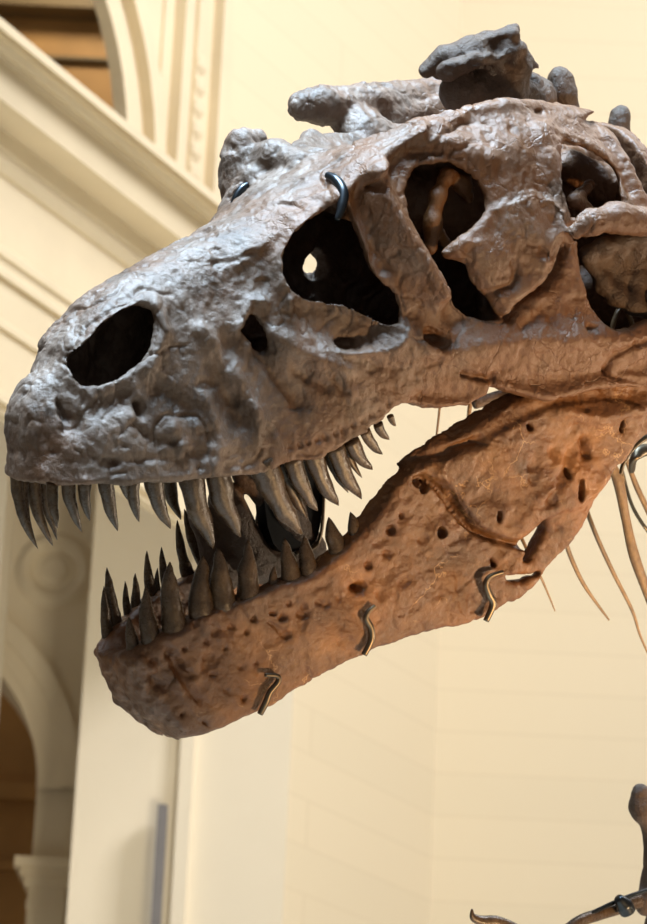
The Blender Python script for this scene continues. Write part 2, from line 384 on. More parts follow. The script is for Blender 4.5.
CR_PLATES = [
    ([(443, 250), (470, 226), (488, 205), (520, 190), (558, 200), (563, 245), (556, 268), (540, 284), (522, 300), (513, 313), (502, 316), (497, 304), (490, 291), (476, 276), (464, 263)], 7, 9),
    ([(286, 302), (312, 300), (345, 306), (400, 330), (384, 347), (340, 350), (308, 340)], 14, -15),
    ([(455, 240), (480, 236), (500, 246), (512, 262), (500, 280), (480, 270)], 12, 5),
]
def build_cranium():
    G = Grid((-.075, -.125, -.4), (1.25, .60, .4), VOX)
    X, Y = np.meshgrid(G.x, G.y, indexing='ij')
    zs = cran_surf(X, Y)
    U, V = SK.px(X, Y, -zs)
    m = poly_sdf(U, V, CR_OUT)
    mh = np.full(m.shape, -1e9)
    for hpoly in (H_NARIS, H_MAXF, H_ANT, H_ORB, H_TMP, H_TMP2):
        mh = np.maximum(mh, -poly_sdf(U, V, smooth_poly(hpoly)))
    # wobble the cut edges a little
    w = vnoise(np.stack([U.ravel()/16, V.ravel()/16, 0*U.ravel()+3.3], 1)).reshape(U.shape)
    m = (m+1.6*w)*PXM; mh = (mh+.9*w+1.0)*PXM
    Rl = relief(U, V, CR_STROKES, CR_PLATES)
    W, s, sx, hs = cran_terms(X, Y)
    Zp = np.abs(G.z)**PEX
    c = (s**PEX+sx**2.6).astype(np.float32)[:, :, None]
    iw = (W**-PEX).astype(np.float32)[:, :, None]
    q = (c+iw*Zp[None, None, :].astype(np.float32))
    q0 = np.maximum(q, 1e-4)**(1/PEX)
    Z = np.maximum(np.abs(G.z), 1e-3)[None, None, :]
    gz = (Z**(PEX-1)).astype(np.float32)*iw*q0**(1-PEX)
    gy = ((s**(PEX-1)/hs).astype(np.float32)[:, :, None])*q0**(1-PEX)
    gx = ((2.6/PEX*sx**1.6/.19).astype(np.float32)[:, :, None])*q0**(1-PEX)
    d = (q0-1)/np.sqrt(gz*gz+gy*gy+gx*gx+16.0*0+1e-3)
    d = d-Rl[:, :, None].astype(np.float32)
    t = ip(G.x, [-.05, .05, .15, .6, .8, 1.1], [.075, .07, .045, .036, .034, .034]).astype(np.float32)[:, None, None]
    F = smax(d, -(d+t), .01)
    F = smax(F, np.broadcast_to(m[:, :, None].astype(np.float32), F.shape), .011)
    near = G.z < 0
    F[:, :, near] = smax(F[:, :, near], mh[:, :, None].astype(np.float32)+.62*np.clip(-d[:, :, near]-.011, 0, .06), .009)   # openings flare inwards
    # palate: plate joining both sides above the tooth rows, extended rearwards to block light from below
    XX, YY, ZZ = G.x[:, None, None], G.y[None, :, None], G.z[None, None, :]
    py = ip(G.x, [0, .2, .4, .6, .8, 1.1], [.02, .01, .01, .03, .035, .035])[:, None, None]
    pal = np.maximum(np.maximum(np.abs(YY-py-.08*np.abs(ZZ))-.012, d+.008), XX-1.1)
    F = smin(F, pal.astype(np.float32), .012)
    # medial wall of the fossa and the braincase
    # roof of the skull behind the eyes sinks between its two side rims
    G.blob(F, [(.56, .37, 0, .045), (.70, .34, 0, .06), (.85, .32, 0, .09)], .015)
    G.blob(F, [(1.04, .40, .02, .09), (1.08, .25, .02, .12), (1.10, .14, .02, .10)], .015)
    G.blob(F, [(.565, .60, .03, .16), (.64, .60, .03, .19), (.74, .60, .03, .205), (.9, .60, .03, .205), (1.25, .56, .03, .19)], .02, True)
    rr = np.hypot(YY-.60, ZZ-.03); rt = ip(G.x, [.56, .64, .74, .9, 1.25], [.16, .19, .205, .205, .20])[:, None, None]
    flo = np.maximum(np.maximum(np.abs(rr-rt-.012)-.012, d+.006), np.maximum(np.maximum(.50-XX, XX-.98), YY-.6))  # floor under the sunken roof, added to keep light from above out
    F = smin(F, flo.astype(np.float32), .01)
    light_stop = np.maximum(np.maximum(np.abs(XX-1.12)-.012, d+.006), np.maximum(YY-.46, .0-YY))  # plate added across the unseen back, stops the side spot lighting the interior
    F = smin(F, light_stop.astype(np.float32), .01)
    bl = lambda pts: [(*SK.hit(u, v, z), r) for u, v, z, r in pts]
    G.blob(F, [(.42, .02, 0, .05), (.54, .12, .02, .045)])
    # far-side horn above the eye and the rim over the far temple
    for ch in ([(236, 206, .17, .028), (238, 180, .17, .036), (240, 160, .17, .036), (240, 143, .17, .026)], [(244, 142, .17, .022), (258, 139, .165, .014)], [(250, 165, .15, .03), (275, 158, .10, .03), (300, 164, .04, .026), (330, 172, -.05, .02)], [(232, 215, .15, .03), (255, 180, .12, .03)],
               [(304, 106, .235, .030), (322, 105, .235, .037), (342, 106, .24, .036), (367, 106, .25, .042), (395, 102, .26, .038), (440, 94, .27, .034), (475, 85, .28, .026), (500, 82, .28, .02), (522, 92, .27, .013)],
               [(350, 116, .235, .04), (364, 138, .20, .048), (384, 150, .18, .04)],
               [(385, 122, .24, .035), (430, 116, .25, .045), (490, 106, .26, .04)],
               [(590, 185, -.18, .012), (574, 200, -.2, .014), (600, 222, -.2, .016)], [(570, 165, -.1, .03), (610, 190, -.12, .04)], [(590, 290, -.12, .045), (640, 318, -.12, .06)],
               # bones behind the cheek
               [(574, 232, -.285, .014), (592, 222, -.30, .022), (616, 218, -.30, .026), (650, 222, -.31, .026)],
               ):
        G.blob(F, bl(ch), .012)
    for q_, r_ in (((321, 262, .155), .026), ((327, 258, .12), .03), ((318, 264, .19), .03)):
        P_ = tuple(SK.hit(*q_))+(r_,); G.blob(F, [P_, P_], .008, True)
    Fb = F.astype(np.float32)
    Fb[[0, -1]] = 1; Fb[:, [0, -1]] = 1; Fb[:, :, [0, -1]] = 1
    Vt, Q = surface_nets(Fb, G.lo, G.v)
    Vt, Q = keep_big(Vt, Q)
    Vt = relax(Vt, Q, 2, .4)
    Vt = roughen(Vt, Q, [(8, .005), (20, .0022), (46, .0015), (95, .0013), (170, .0010)], 2.1, (1.3, .8, 1), .0045)
    return SK.world(Vt), Q

# ------------------------------------------------------------------ the lower jaw
JW_OUT = [(-200, 652), (60, 652), (100, 652), (128, 655), (140, 650), (160, 640), (180, 630), (200, 620), (220, 610), (250, 598), (280, 588), (310, 579), (330, 566), (345, 554), (368, 531), (387, 511), (403, 484), (416, 469), (432, 458), (455, 444), (480, 424), (500, 411), (519, 402), (540, 394), (575, 383), (620, 370), (650, 364), (700, 350), (720, 420),
          (660, 428), (642, 442), (622, 465), (605, 487), (590, 512), (576, 536), (561, 556), (546, 572), (540, 582), (521, 597), (500, 608), (488, 617), (470, 624), (440, 630), (400, 640), (362, 655), (330, 672), (300, 690), (270, 706), (235, 722), (205, 735), (183, 738), (165, 800), (-200, 800)]
JW_IN = [(-200, 652), (60, 652), (100, 652), (128, 655), (140, 648), (160, 637), (180, 627), (200, 616), (220, 606), (250, 594), (280, 583), (305, 574), (318, 565), (340, 548), (360, 529), (376, 505), (391, 486), (412, 463), (437, 440), (476, 413), (515, 393), (540, 388), (575, 380), (620, 368), (650, 362), (700, 350)] + JW_OUT[29:]
J_HOLES = [[(545, 513), (548, 524), (541, 545), (530, 563), (523, 560), (524, 548), (521, 541), (532, 530)], [(505, 574), (520, 575), (542, 570), (543, 576), (521, 583), (508, 583)], [(490, 556), (499, 563), (496, 569), (490, 566)], [(437, 531), (441, 526), (447, 534), (441, 539)], [(616, 418), (622, 418), (621, 434), (617, 433)], [(494, 512), (498, 510), (499, 521), (495, 523)], [(561, 468), (566, 467), (567, 478), (563, 480)], [(574, 480), (580, 478), (580, 500), (573, 501)], [(522, 423), (530, 424), (530, 430), (524, 430)], [(421, 488), (430, 480), (432, 486), (424, 495)]]
JW_STROKES = [([(426, 478), (440, 486), (452, 500), (463, 516), (478, 532), (499, 540), (520, 546)], 4, -15), ([(412, 466), (445, 452), (478, 441)], 4.5, -11), ([(500, 540), (518, 548), (526, 556)], 5, 8),
    ([(442, 532)], 11, 5), ([(419, 481)], 4, -13), ([(403, 516)], 3, -10), ([(393, 530)], 3.2, -10), ([(358, 588)], 4, -12), ([(352, 588), (362, 586)], 3, -8), ([(527, 467)], 5, -6), ([(582, 440), (584, 455)], 4, -12), ([(498, 512)], 9, 5), ([(576, 478)], 9, 5),
    ([(560, 412), (600, 418), (645, 406)], 9, 9), ([(500, 440), (530, 470), (560, 500)], 30, 7), ([(545, 500), (570, 450)], 5, -4), ([(520, 520), (545, 490)], 8, 4),
    ([(398, 615), (418, 606)], 3, -2.5), ([(140, 672), (160, 705), (182, 725)], 11, 6), ([(150, 676), (158, 684)], 6, -8), ([(205, 668), (212, 660)], 6, -6), ([(178, 668), (190, 690), (200, 700)], 5, -5), ([(170, 655), (180, 665)], 6, -9), ([(175, 680), (180, 690)], 5, 6), ([(300, 640), (400, 600)], 25, 5),
    ([(112, 690), (118, 705)], 5, -7), ([(270, 622), (285, 635)], 2.5, -5), ([(150, 690)], 6, -6), ([(137, 660), (150, 668)], 5, 6)]
for (pu, pv) in [(171, 636), (184, 629), (197, 624), (216, 632), (232, 627), (247, 632), (255, 618), (207, 660), (186, 650), (208, 643), (272, 614), (283, 618), (300, 614), (212, 676), (195, 700), (226, 690), (204, 722), (178, 715), (244, 700), (240, 668), (256, 664), (318, 602), (328, 604), (338, 598), (371, 566), (390, 555), (112, 680), (120, 700), (140, 705), (190, 676), (225, 650), (290, 604), (305, 606)]:
    JW_STROKES.append(([(pu, pv), (pu+rng.uniform(-3, 4), pv+rng.uniform(-2, 3))], rng.uniform(1.7, 2.8), -rng.uniform(3.5, 7)))
JW_PLATES = [([(428, 470), (480, 438), (560, 400), (640, 400), (640, 440), (590, 505), (545, 512), (520, 542), (498, 537), (476, 528), (462, 512), (450, 494)], 6, 6)]
def build_jaw():
    G = Grid((-.07, -.24, -.37), (1.1, .20, .37), VOX)
    X, Y = np.meshgrid(G.x, G.y, indexing='ij')
    U, V = JW.px(X, Y, -jaw_surf(X, Y))
    def holes(m, hs):
        for hp in hs: m = np.maximum(m, -(poly_sdf(U, V, smooth_poly(hp))))
        return m
    w = 1.3*vnoise(np.stack([U.ravel()/14, V.ravel()/14, 0*U.ravel()+9.1], 1)).reshape(U.shape)
    m1 = (holes(poly_sdf(U, V, JW_OUT), J_HOLES[:2])+w)*PXM; m2 = (holes(poly_sdf(U, V, JW_IN), J_HOLES[:2])+w)*PXM
    W, s, sx, hs = jaw_terms(X, Y)
    c = (s**4+sx**2.4).astype(np.float32)[:, :, None]; iw = (W**-4).astype(np.float32)[:, :, None]
    q0 = np.maximum(c+iw*(np.abs(G.z)**4)[None, None, :].astype(np.float32), 1e-4)**.25
    Z = np.maximum(np.abs(G.z), 1e-3)[None, None, :]
    gz = (Z**3).astype(np.float32)*iw*q0**-3; gy = ((s**3/hs).astype(np.float32)[:, :, None])*q0**-3
    gx = ((2.4/4*sx**1.4/.115).astype(np.float32)[:, :, None])*q0**-3
    d = (q0-1)/np.sqrt(gz*gz+gy*gy+gx*gx+1e-3)
    d = d-relief(U, V, JW_STROKES, JW_PLATES)[:, :, None].astype(np.float32)
    t = ip(G.x, [-.05, .06, .16, .5, 1.1], [.06, .055, .042, .034, .034]).astype(np.float32)[:, None, None]
    fr = np.clip(-d/t, 0, 1)
    F = smax(d, -(d+t), .01)
    G.blob(F, [(-.02, .02, 0, .010), (-.016, -.06, 0, .010), (.0, -.115, 0, .010), (.03, -.17, 0, .010)], .014, True)
    G.blob(F, [(.0, .055, 0, .045), (.1, .055, 0, .06), (.3, .06, 0, .08)], .012, True)
    F = smax(F, np.minimum(G.z[None, None, :], (G.x[:, None, None]-.41-.25*G.y[None, :, None])).astype(np.float32), .012)
    F = smax(F, m1[:, :, None].astype(np.float32)*(1-fr)+m2[:, :, None].astype(np.float32)*fr, .009)
    pit = (holes(np.full(U.shape, -1e3), J_HOLES[2:])+.5*w)*PXM
    F = smax(F, pit[:, :, None].astype(np.float32)-.06*np.clip(fr-.55, 0, 1), .004)
    F[[0, -1]] = 1; F[:, [0, -1]] = 1; F[:, :, [0, -1]] = 1
    Vt, Q = surface_nets(F.astype(np.float32), G.lo, G.v)
    Vt, Q = keep_big(Vt, Q); Vt = relax(Vt, Q, 2, .4)
    Vt = roughen(Vt, Q, [(8, .0045), (22, .0022), (52, .0014), (110, .0011), (190, .0007)], 7.7, None, .003)
    fr_ = np.clip(1-Vt[:, 0:1]/.16, 0, 1)   # the chin is knobblier
    Vt = Vt+vnormals(Vt, Q)*fr_*.65*(.006*vnoise(Vt*34+3.)+.0035*vnoise(Vt*70+8.)-.006*np.clip((vnoise(Vt*48+1.)-.35)/.3, 0, 1))[:, None]
    return JW.world(Vt), Q

# ------------------------------------------------------------------ the skeleton
root = bpy.data.objects.new('dinosaur_skeleton', None); col.objects.link(root)
root['label'] = 'mounted brown fossil skeleton of a large toothed dinosaur, skull with gaping jaws'
root['category'] = 'skeleton'
root.location = (1.6, 6.6, 0)
bpy.context.view_layer.update()
def part(name, V, Q, mat, quads=True, parent=None, label=None):
    o = link_mesh(name, V, Q, mat, None, True, quads); fix_parent(o, parent or root)
    if label: o['label'] = label
    return o
V_, Q_ = build_cranium(); cranium = part('cranium', V_, Q_, M_CRAN, label='grey-brown skull with large openings')
V_, Q_ = build_jaw(); jaw = part('lower_jaw', V_, Q_, M_JAW, label='rust-brown lower jaw hanging open')

def tooth(fr, surf, parent, base, tip, wpx, side=-1, inset=.027, lean=0.0, bulge=.09, root_len=.22):
    z = on_surf(fr, surf, base[0], base[1], side, -inset)[2]
    B = fr.world(fr.hit(base[0], base[1], z)); T = fr.world(fr.hit(tip[0], tip[1], z-side*lean))
    d = T-B; Lg = np.linalg.norm(d); pf = -fr.A-(-fr.A@nrm(d))*nrm(d); pf = nrm(pf)
    r0 = .51*wpx/620.; Pt, Rd = [], []
    B0 = B-d*root_len
    for i in range(15):
        t = i/14
        Pt.append(B0+(T-B0)*t+pf*Lg*bulge*math.sin(math.pi*t)*(1-.25*t)); tt = max(0, (t-.1)/.9)
        Rd.append(r0*max(.04, (1-tt**2.1)**.75)*(1.06 if t < .3 else 1))
    V, fc = tube_geo(Pt, Rd, 14, .78, fr.A); V = np.array(V)
    V = V+(pf*r0*.16)[None]*vnoise(V*45+base[0])[:, None]+(fr.A*r0*.12)[None]*vnoise(V*60+base[1])[:, None]
    o = link_mesh('tooth', V, fc, M_TOOTH); fix_parent(o, parent); return o
tooth(SK, cran_surf, cranium, (54, 487), (58, 528), 12, inset=.035, root_len=.1)
UP = [((70, 484), (82, 532), 14), ((86, 483), (90, 521), 13), ((108, 482), (118, 531), 16), ((125, 482), (133, 503), 11), ((135, 482), (139, 522), 14), ((156, 481), (170, 529), 19), ((194, 478), (215, 548), 27),
      ((221, 478), (241, 537), 26), ((270, 472), (303, 535), 29), ((297, 467), (318, 511), 19), ((318, 461), (338, 506), 21), ((340, 455), (362, 499), 19), ((355, 446), (372, 470), 15), ((368, 435), (383, 454), 12), ((380, 427), (389, 440), 10), ((391, 418), (396, 426), 7)]
for b_, t_, w_ in UP: tooth(SK, cran_surf, cranium, b_, t_, w_, lean=.008)
for b_, t_, w_ in [((20, 486), (37, 549), 13), ((25, 486), (34, 545), 12), ((36, 487), (53, 546), 15), ((46, 486), (58, 540), 12)]: tooth(SK, cran_surf, cranium, b_, t_, w_, side=1, inset=.02)
for b_, t_, w_ in [((285, 460), (308, 520), 18), ((330, 452), (348, 493), 12), ((347, 445), (362, 478), 10)]: tooth(SK, cran_surf, cranium, b_, t_, w_, side=-1, inset=.055)
for b_, t_, w_ in [((170, 480), (180, 520), 16)]: tooth(SK, cran_surf, cranium, b_, t_, w_, side=1, inset=.02)
LOW = [((135, 653), (129, 617), 12), ((153, 641), (146, 585), 17), ((176, 626), (170, 562), 21), ((203, 614), (203, 556), 20), ((226, 606), (218, 548), 21), ((251, 597), (248, 540), 20), ((275, 588), (274, 566), 10), ((294, 583), (285, 538), 17), ((312, 574), (303, 536), 17), ((341, 554), (329, 517), 17), ((357, 536), (350, 512), 12)]
for b_, t_, w_ in LOW: tooth(JW, jaw_surf, jaw, b_, t_, w_*1.3, bulge=.05, inset=.024)
for b_, t_, w_ in [((112, 650), (104, 586), 15), ((121, 644), (108, 567), 18), ((131, 622), (125, 581), 11), ((140, 628), (136, 573), 15), ((155, 606), (146, 551), 15), ((160, 612), (157, 568), 11), ((170, 592), (161, 547), 12), ((188, 572), (177, 520), 14), ((202, 556), (184, 509), 15), ((216, 560), (208, 518), 14), ((240, 560), (232, 505), 15), ((262, 558), (258, 505), 12)]:
    tooth(JW, jaw_surf, jaw, b_, t_, w_, side=1, inset=.014, bulge=.05)

def chain_mesh(chains, vox=.005, amps=((14, .005), (30, .0025), (60, .0016), (120, .001)), k=.012, seed=0.):
    P = np.array([p for c in chains for p in c]); mr = P[:, 3].max()+.03
    G = Grid(P[:, :3].min(0)-mr, P[:, :3].max(0)+mr, vox); F = np.full(G.n, .2, np.float32)
    for c in chains: G.blob(F, c, k)
    V, Q = surface_nets(F, G.lo, vox); V = relax(V, Q, 1, .4); return SK.world(roughen(V, Q, list(amps), seed)), Q
hz = lambda pts, dz=0: [(*SK.hit(u, v, z+dz), r) for u, v, z, r in pts]
# rough crest behind the skull roof, then the neck
V_, Q_ = chain_mesh([hz([(440, 66, .12, .022), (470, 58, .12, .036), (500, 50, .10, .036)]), hz([(445, 60, .10, .02), (480, 48, .08, .03), (512, 36, .05, .014)]), hz([(505, 50, .08, .034), (524, 62, .08, .022), (537, 66, .08, .009)]), hz([(470, 62, .1, .03), (510, 66, .08, .04), (500, 95, .1, .05)]),
                     hz([(470, 90, .1, .05), (530, 100, .12, .05)]), hz([(425, 70, .12, .012), (445, 58, .1, .018), (470, 44, .09, .016), (500, 33, .07, .012), (513, 29, .06, .012)]), hz([(450, 70, .06, .02), (490, 58, .05, .016), (520, 50, .05, .014)])], amps=((11, .009), (24, .006), (52, .003), (110, .0016)), k=.006, seed=4.); part('crest_bone', V_, Q_, M_NECK)
for pts in ([(560, 79, .12, .024), (562, 95, .12, .026), (570, 130, .12, .03), (600, 170, .12, .05)], [(620, 116, .14, .020), (619, 135, .14, .022), (622, 160, .14, .026), (640, 190, .14, .05)], [(650, 182, .14, .02), (652, 205, .14, .022), (660, 240, .12, .06)]):
    V_, Q_ = chain_mesh([hz(pts), hz([(pts[-1][0]-30, pts[-1][1]+30, pts[-1][2], .03), (pts[-1][0]+30, pts[-1][1]+30, pts[-1][2], .03)])], seed=pts[0][0]); part('neck_vertebra', V_, Q_, M_NECK)
V_, Q_ = chain_mesh([hz([(526, 76, .1, .012), (532, 84, .1, .018), (536, 100, .1, .02)])], seed=12.); part('crest_bone', V_, Q_, M_NECK)
# wing of the cheek joint behind the temple opening
UW = [(588, 254, -.24), (604, 245, -.255), (622, 240, -.265), (640, 237, -.275), (664, 235, -.28)]
LW = [(592, 264, -.23), (603, 284, -.235), (616, 297, -.245), (634, 305, -.26), (664, 318, -.275)]
wch = [hz([(*p, .0135) for p in UW]), hz([(*p, .012) for p in LW])]
for (a, b) in zip(UW, LW): wch.append(hz([(*a, .0135), ((a[0]+b[0])/2, (a[1]+b[1])/2, (a[2]+b[2])/2+.022, .0135), (*b, .0135)]))
for w_ in (.3, .6): wch.append(hz([(a[0]*(1-w_)+b[0]*w_, a[1]*(1-w_)+b[1]*w_, a[2]*(1-w_)+b[2]*w_+.018, .0135) for a, b in zip(UW, LW)]))
V_, Q_ = chain_mesh(wch, .0042, ((18, .004), (40, .0025), (90, .0012)), seed=3.)
part('cheek_wing_bone', V_, Q_, M_NECK)
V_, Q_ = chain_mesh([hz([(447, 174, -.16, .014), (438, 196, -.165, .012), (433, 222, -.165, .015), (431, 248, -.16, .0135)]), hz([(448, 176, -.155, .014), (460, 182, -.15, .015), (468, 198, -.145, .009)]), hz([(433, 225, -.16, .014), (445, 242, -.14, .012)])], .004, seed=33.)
part('eye_socket_bone', V_, Q_, M_JAW)  # rust jaw colour stands in for warm light falling on this bone
def strand(name, pts, rad, mat, fr=SK, seg=10, flat=.7, parent=None, label=None):
    P = catmull([fr.world(fr.hit(u, v, z)) for u, v, z in pts], 7); Rd = np.interp(np.linspace(0, 1, len(P)), np.linspace(0, 1, len(rad)), np.array(rad)/590.)
    V, fc = tube_geo(P, Rd, seg, flat); o = link_mesh(name, V, fc, mat); fix_parent(o, parent or root)
    if label: o['label'] = label
    return o
strand('cheek_strut', [(611, 334, -.2), (615, 318, -.2), (622, 306, -.2), (629, 316, -.2), (634, 332, -.2)], [3.5, 4, 3.5, 3.5, 4], M_RIB)
strand('neck_rib', [(545, 440, .2), (552, 490, .13), (562, 530, .1), (572, 560, .1), (586, 588, .1), (609, 620, .1)], [4, 3.6, 3.4, 3.2, 2.6, 1.2], M_RIB)
strand('neck_rib', [(560, 410, .2), (568, 450, .14), (580, 490, .12), (594, 530, .12), (612, 570, .12), (632, 610, .12), (640, 635, .12), (652, 662, .12)], [4, 4, 3.4, 3.2, 3, 2.4, 1.8, 1.2], M_RIB)
strand('neck_rib', [(608, 460, .0), (618, 480, .0), (626, 520, .0), (634, 555, .0), (650, 600, .0), (668, 650, 0)], [4.5, 8, 6.5, 7.5, 6, 5], M_RIB)
strand('neck_rib', [(625, 455, .05), (636, 485, .05), (650, 515, .05), (665, 550, .05)], [3, 4, 4, 3], M_RIB)
strand('neck_rib', [(505, 500, .1), (518, 530, .07), (530, 556, .05), (543, 582, .05), (555, 611, .05)], [3, 2.4, 1.9, 1.6, .8], M_RIB)
strand('neck_rib', [(443, 380, .3), (440, 405, .3), (436, 441, .3)], [2.3, 2, 1.6], M_RIB)
strand('neck_rib', [(472, 380, .3), (470, 405, .3), (466, 440, .3)], [3.5, 3.6, 2.5], M_RIB)
strand('jaw_hinge_bone', [(474, 404, .22), (500, 396, .22), (530, 388, .2)], [6, 7, 8], M_NECK)
# arm, low at the right
arm = [hz([(641, 794, .1, .02), (643, 808, .1, .026), (652, 800, .1, .03)]), hz([(646, 808, .1, .022), (653, 840, .1, .018), (652, 880, .1, .018), (646, 905, .1, .022)]), hz([(655, 805, .1, .03), (668, 860, .1, .03), (660, 930, .1, .03)])]
V_, Q_ = chain_mesh(arm, .0045, ((20, .003), (50, .0015)), seed=6.); part('upper_arm_bone', V_, Q_, M_NECK)
strand('claw', [(472, 909, .0), (473, 917, .0), (482, 921, .0), (498, 922, 0), (520, 932, .0), (552, 952, 0)], [1.2, 4.5, 6, 6.5, 7, 7], M_TOOTH)
strand('forearm_bone', [(640, 900, .06), (620, 907, .05), (600, 914, .04), (575, 924, .02), (548, 950, 0)], [9, 8, 7, 7, 8], M_TOOTH)

# ------------------------------------------------------------------ the steel armature
arma = bpy.data.objects.new('steel_armature', None); col.objects.link(arma); arma.location = (1.5, 6.4, 0)
arma['label'] = 'metal armature of hooks, rods and clamps holding up the fossil bones'; arma['category'] = 'armature'
bpy.context.view_layer.update()
def hook(pts, rad, fr, surf, mat, lift, side=-1, name='mounting_hook', label=None):
    P = catmull([fr.world(on_surf(fr, surf, u, v, side, lift)) for u, v in pts], 6)
    Rd = np.interp(np.linspace(0, 1, len(P)), np.linspace(0, 1, len(rad)), np.array(rad)/610.)
    V, fc = tube_geo(P, Rd, 10); o = link_mesh(name, V, fc, mat); fix_parent(o, arma)
    if label: o['label'] = label
hook([(265, 675), (277, 676), (278, 682), (270, 692), (266, 702), (260, 714)], [2.2, 2.6, 3.2, 3.4, 3.6, 3.2], JW, jaw_surf, M_STEEL, .014)
hook([(375, 606), (369, 611), (366, 618), (371, 628), (371, 640), (364, 655)], [2.2, 2.6, 3.2, 3.4, 3.6, 3.2], JW, jaw_surf, M_STEEL, .014)
hook([(503, 572), (491, 576), (486, 583), (489, 594), (493, 604), (486, 621)], [2.2, 2.6, 3.4, 3.8, 3.8, 3.2], JW, jaw_surf, M_STEEL, .016)
hook([(327, 175), (336, 180), (343, 191), (342, 206), (337, 220)], [3.5, 5.5, 6, 5, 3], SK, cran_surf, M_DARK, .02, label='dark hook over the brow')
hook([(254, 182), (243, 188), (236, 198), (232, 210)], [3, 4.5, 4.5, 3], SK, lambda x, y: .11, M_DARK, .0, 1, label='dark hook over the brow')
strand('support_tube', [(672, 432, -.1), (650, 436, -.1), (634, 446, -.1), (624, 462, -.1), (621, 474, -.1)], [3.2, 3.4, 3.4, 3.4, 3], M_STEEL, parent=arma)
strand('support_tube', [(632, 470, .02), (634, 458, .0), (645, 450, 0), (665, 452, 0)], [5, 6.5, 7, 7], M_STEEL, parent=arma)
strand('support_tube', [(622, 470, .1), (630, 500, .1), (640, 520, .1), (655, 540, .1)], [2.5, 2.5, 2.5, 2.5], M_STEEL, parent=arma)
strand('clamp', [(618, 898, .02), (624, 905, .02), (628, 912, .02)], [5, 10, 9], M_DARK, parent=arma, flat=1)
strand('support_rod', [(560, 930, .02), (590, 914, .03), (622, 899, .04), (648, 890, .05)], [2.5, 2.5, 2.5, 2.5], M_DARK, parent=arma)
# dark metal bracket plate inside the mouth
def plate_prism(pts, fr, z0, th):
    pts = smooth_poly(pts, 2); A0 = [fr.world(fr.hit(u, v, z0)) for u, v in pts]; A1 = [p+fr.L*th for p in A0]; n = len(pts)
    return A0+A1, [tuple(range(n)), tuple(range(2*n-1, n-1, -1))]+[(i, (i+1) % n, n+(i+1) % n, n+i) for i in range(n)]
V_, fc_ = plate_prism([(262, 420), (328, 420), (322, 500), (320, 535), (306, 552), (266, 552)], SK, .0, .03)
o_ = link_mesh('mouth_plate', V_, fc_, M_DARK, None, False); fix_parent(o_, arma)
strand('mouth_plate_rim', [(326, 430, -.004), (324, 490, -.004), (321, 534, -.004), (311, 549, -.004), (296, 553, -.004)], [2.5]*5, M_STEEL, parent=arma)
V_, Q_ = chain_mesh([hz([(250, 470, .02, .03), (285, 510, .02, .035), (310, 550, .03, .03)]), hz([(225, 500, .04, .03), (250, 560, .04, .035), (290, 568, .04, .03)]), hz([(200, 520, .06, .02), (225, 575, .05, .03)])], seed=21.); part('palate_bone', V_, Q_, M_NECK)

# ------------------------------------------------------------------ the hall
def at_Y(u, v, Y):
    r = ray(u, v); return CAM+r*(Y/r[1])
def xs(u, v, Y): return at_Y(u, v, Y)[0]
def zs_(u, v, Y): return at_Y(u, v, Y)[2]
V_, fc_ = box_geo((-9, -3, -.2), (9, 22, 0)); struct('floor', V_, fc_, M_FLOOR)
# back wall, with shallow ashlar joints in the material
mw, nt, b = new_mat('ashlar_plaster'); tc = nd(nt, 'ShaderNodeTexCoord'); mp_ = nd(nt, 'ShaderNodeMapping'); mp_.inputs['Rotation'].default_value = (math.pi/2, 0, 0)
br = nd(nt, 'ShaderNodeTexBrick'); br.inputs['Scale'].default_value = 1; br.inputs['Brick Width'].default_value = 60; br.inputs['Row Height'].default_value = .22; br.inputs['Mortar Size'].default_value = .006; br.inputs['Mortar Smooth'].default_value = .6
br.inputs['Color1'].default_value = (.80, .69, .50, 1); br.inputs['Color2'].default_value = (.78, .675, .49, 1); br.inputs['Mortar'].default_value = (.74, .63, .45, 1)
nt.links.new(tc.outputs['Object'], mp_.inputs['Vector']); nt.links.new(mp_.outputs[0], br.inputs['Vector']); nt.links.new(br.outputs['Color'], b.inputs['Base Color']); b.inputs['Roughness'].default_value = .75
M_ASH = mw
YR = 15.0
xr = xs(433, 800, YR)
V_, fc_ = box_geo((xr, YR, 0), (8, YR+.4, 12)); struct('wall_back', V_, fc_, M_ASH)
# slanting face between the pier and the back wall
YP = 13.6
xp = xs(288, 800, YP)
def prism(foot, z0, z1):
    n = len(foot); V = [(x, y, z0) for x, y in foot]+[(x, y, z1) for x, y in foot]
    return V, [tuple(range(n))[::-1], tuple(range(n, 2*n))]+[(i, (i+1) % n, n+(i+1) % n, n+i) for i in range(n)]
V_, fc_ = prism([(xp, YP+.02), (xr, YR), (xr, YR+.4), (xp, YR+.4)], 0, 6.3); struct('wall_corner', V_, fc_, M_ASH)
# pale pier left of it
x0, x1, x2 = xs(66, 924, YP), xs(176, 820, YP-.06), xs(190, 820, YP-.06)
V_, fc_ = prism([(x0, YP), (x1, YP), (x1, YP-.06), (x2, YP-.06), (x2, YP), (xp, YP), (xp, YP+.5), (x0, YP+.5)], 0, 6.3); struct('wall_pier', V_, fc_, M_WALL)
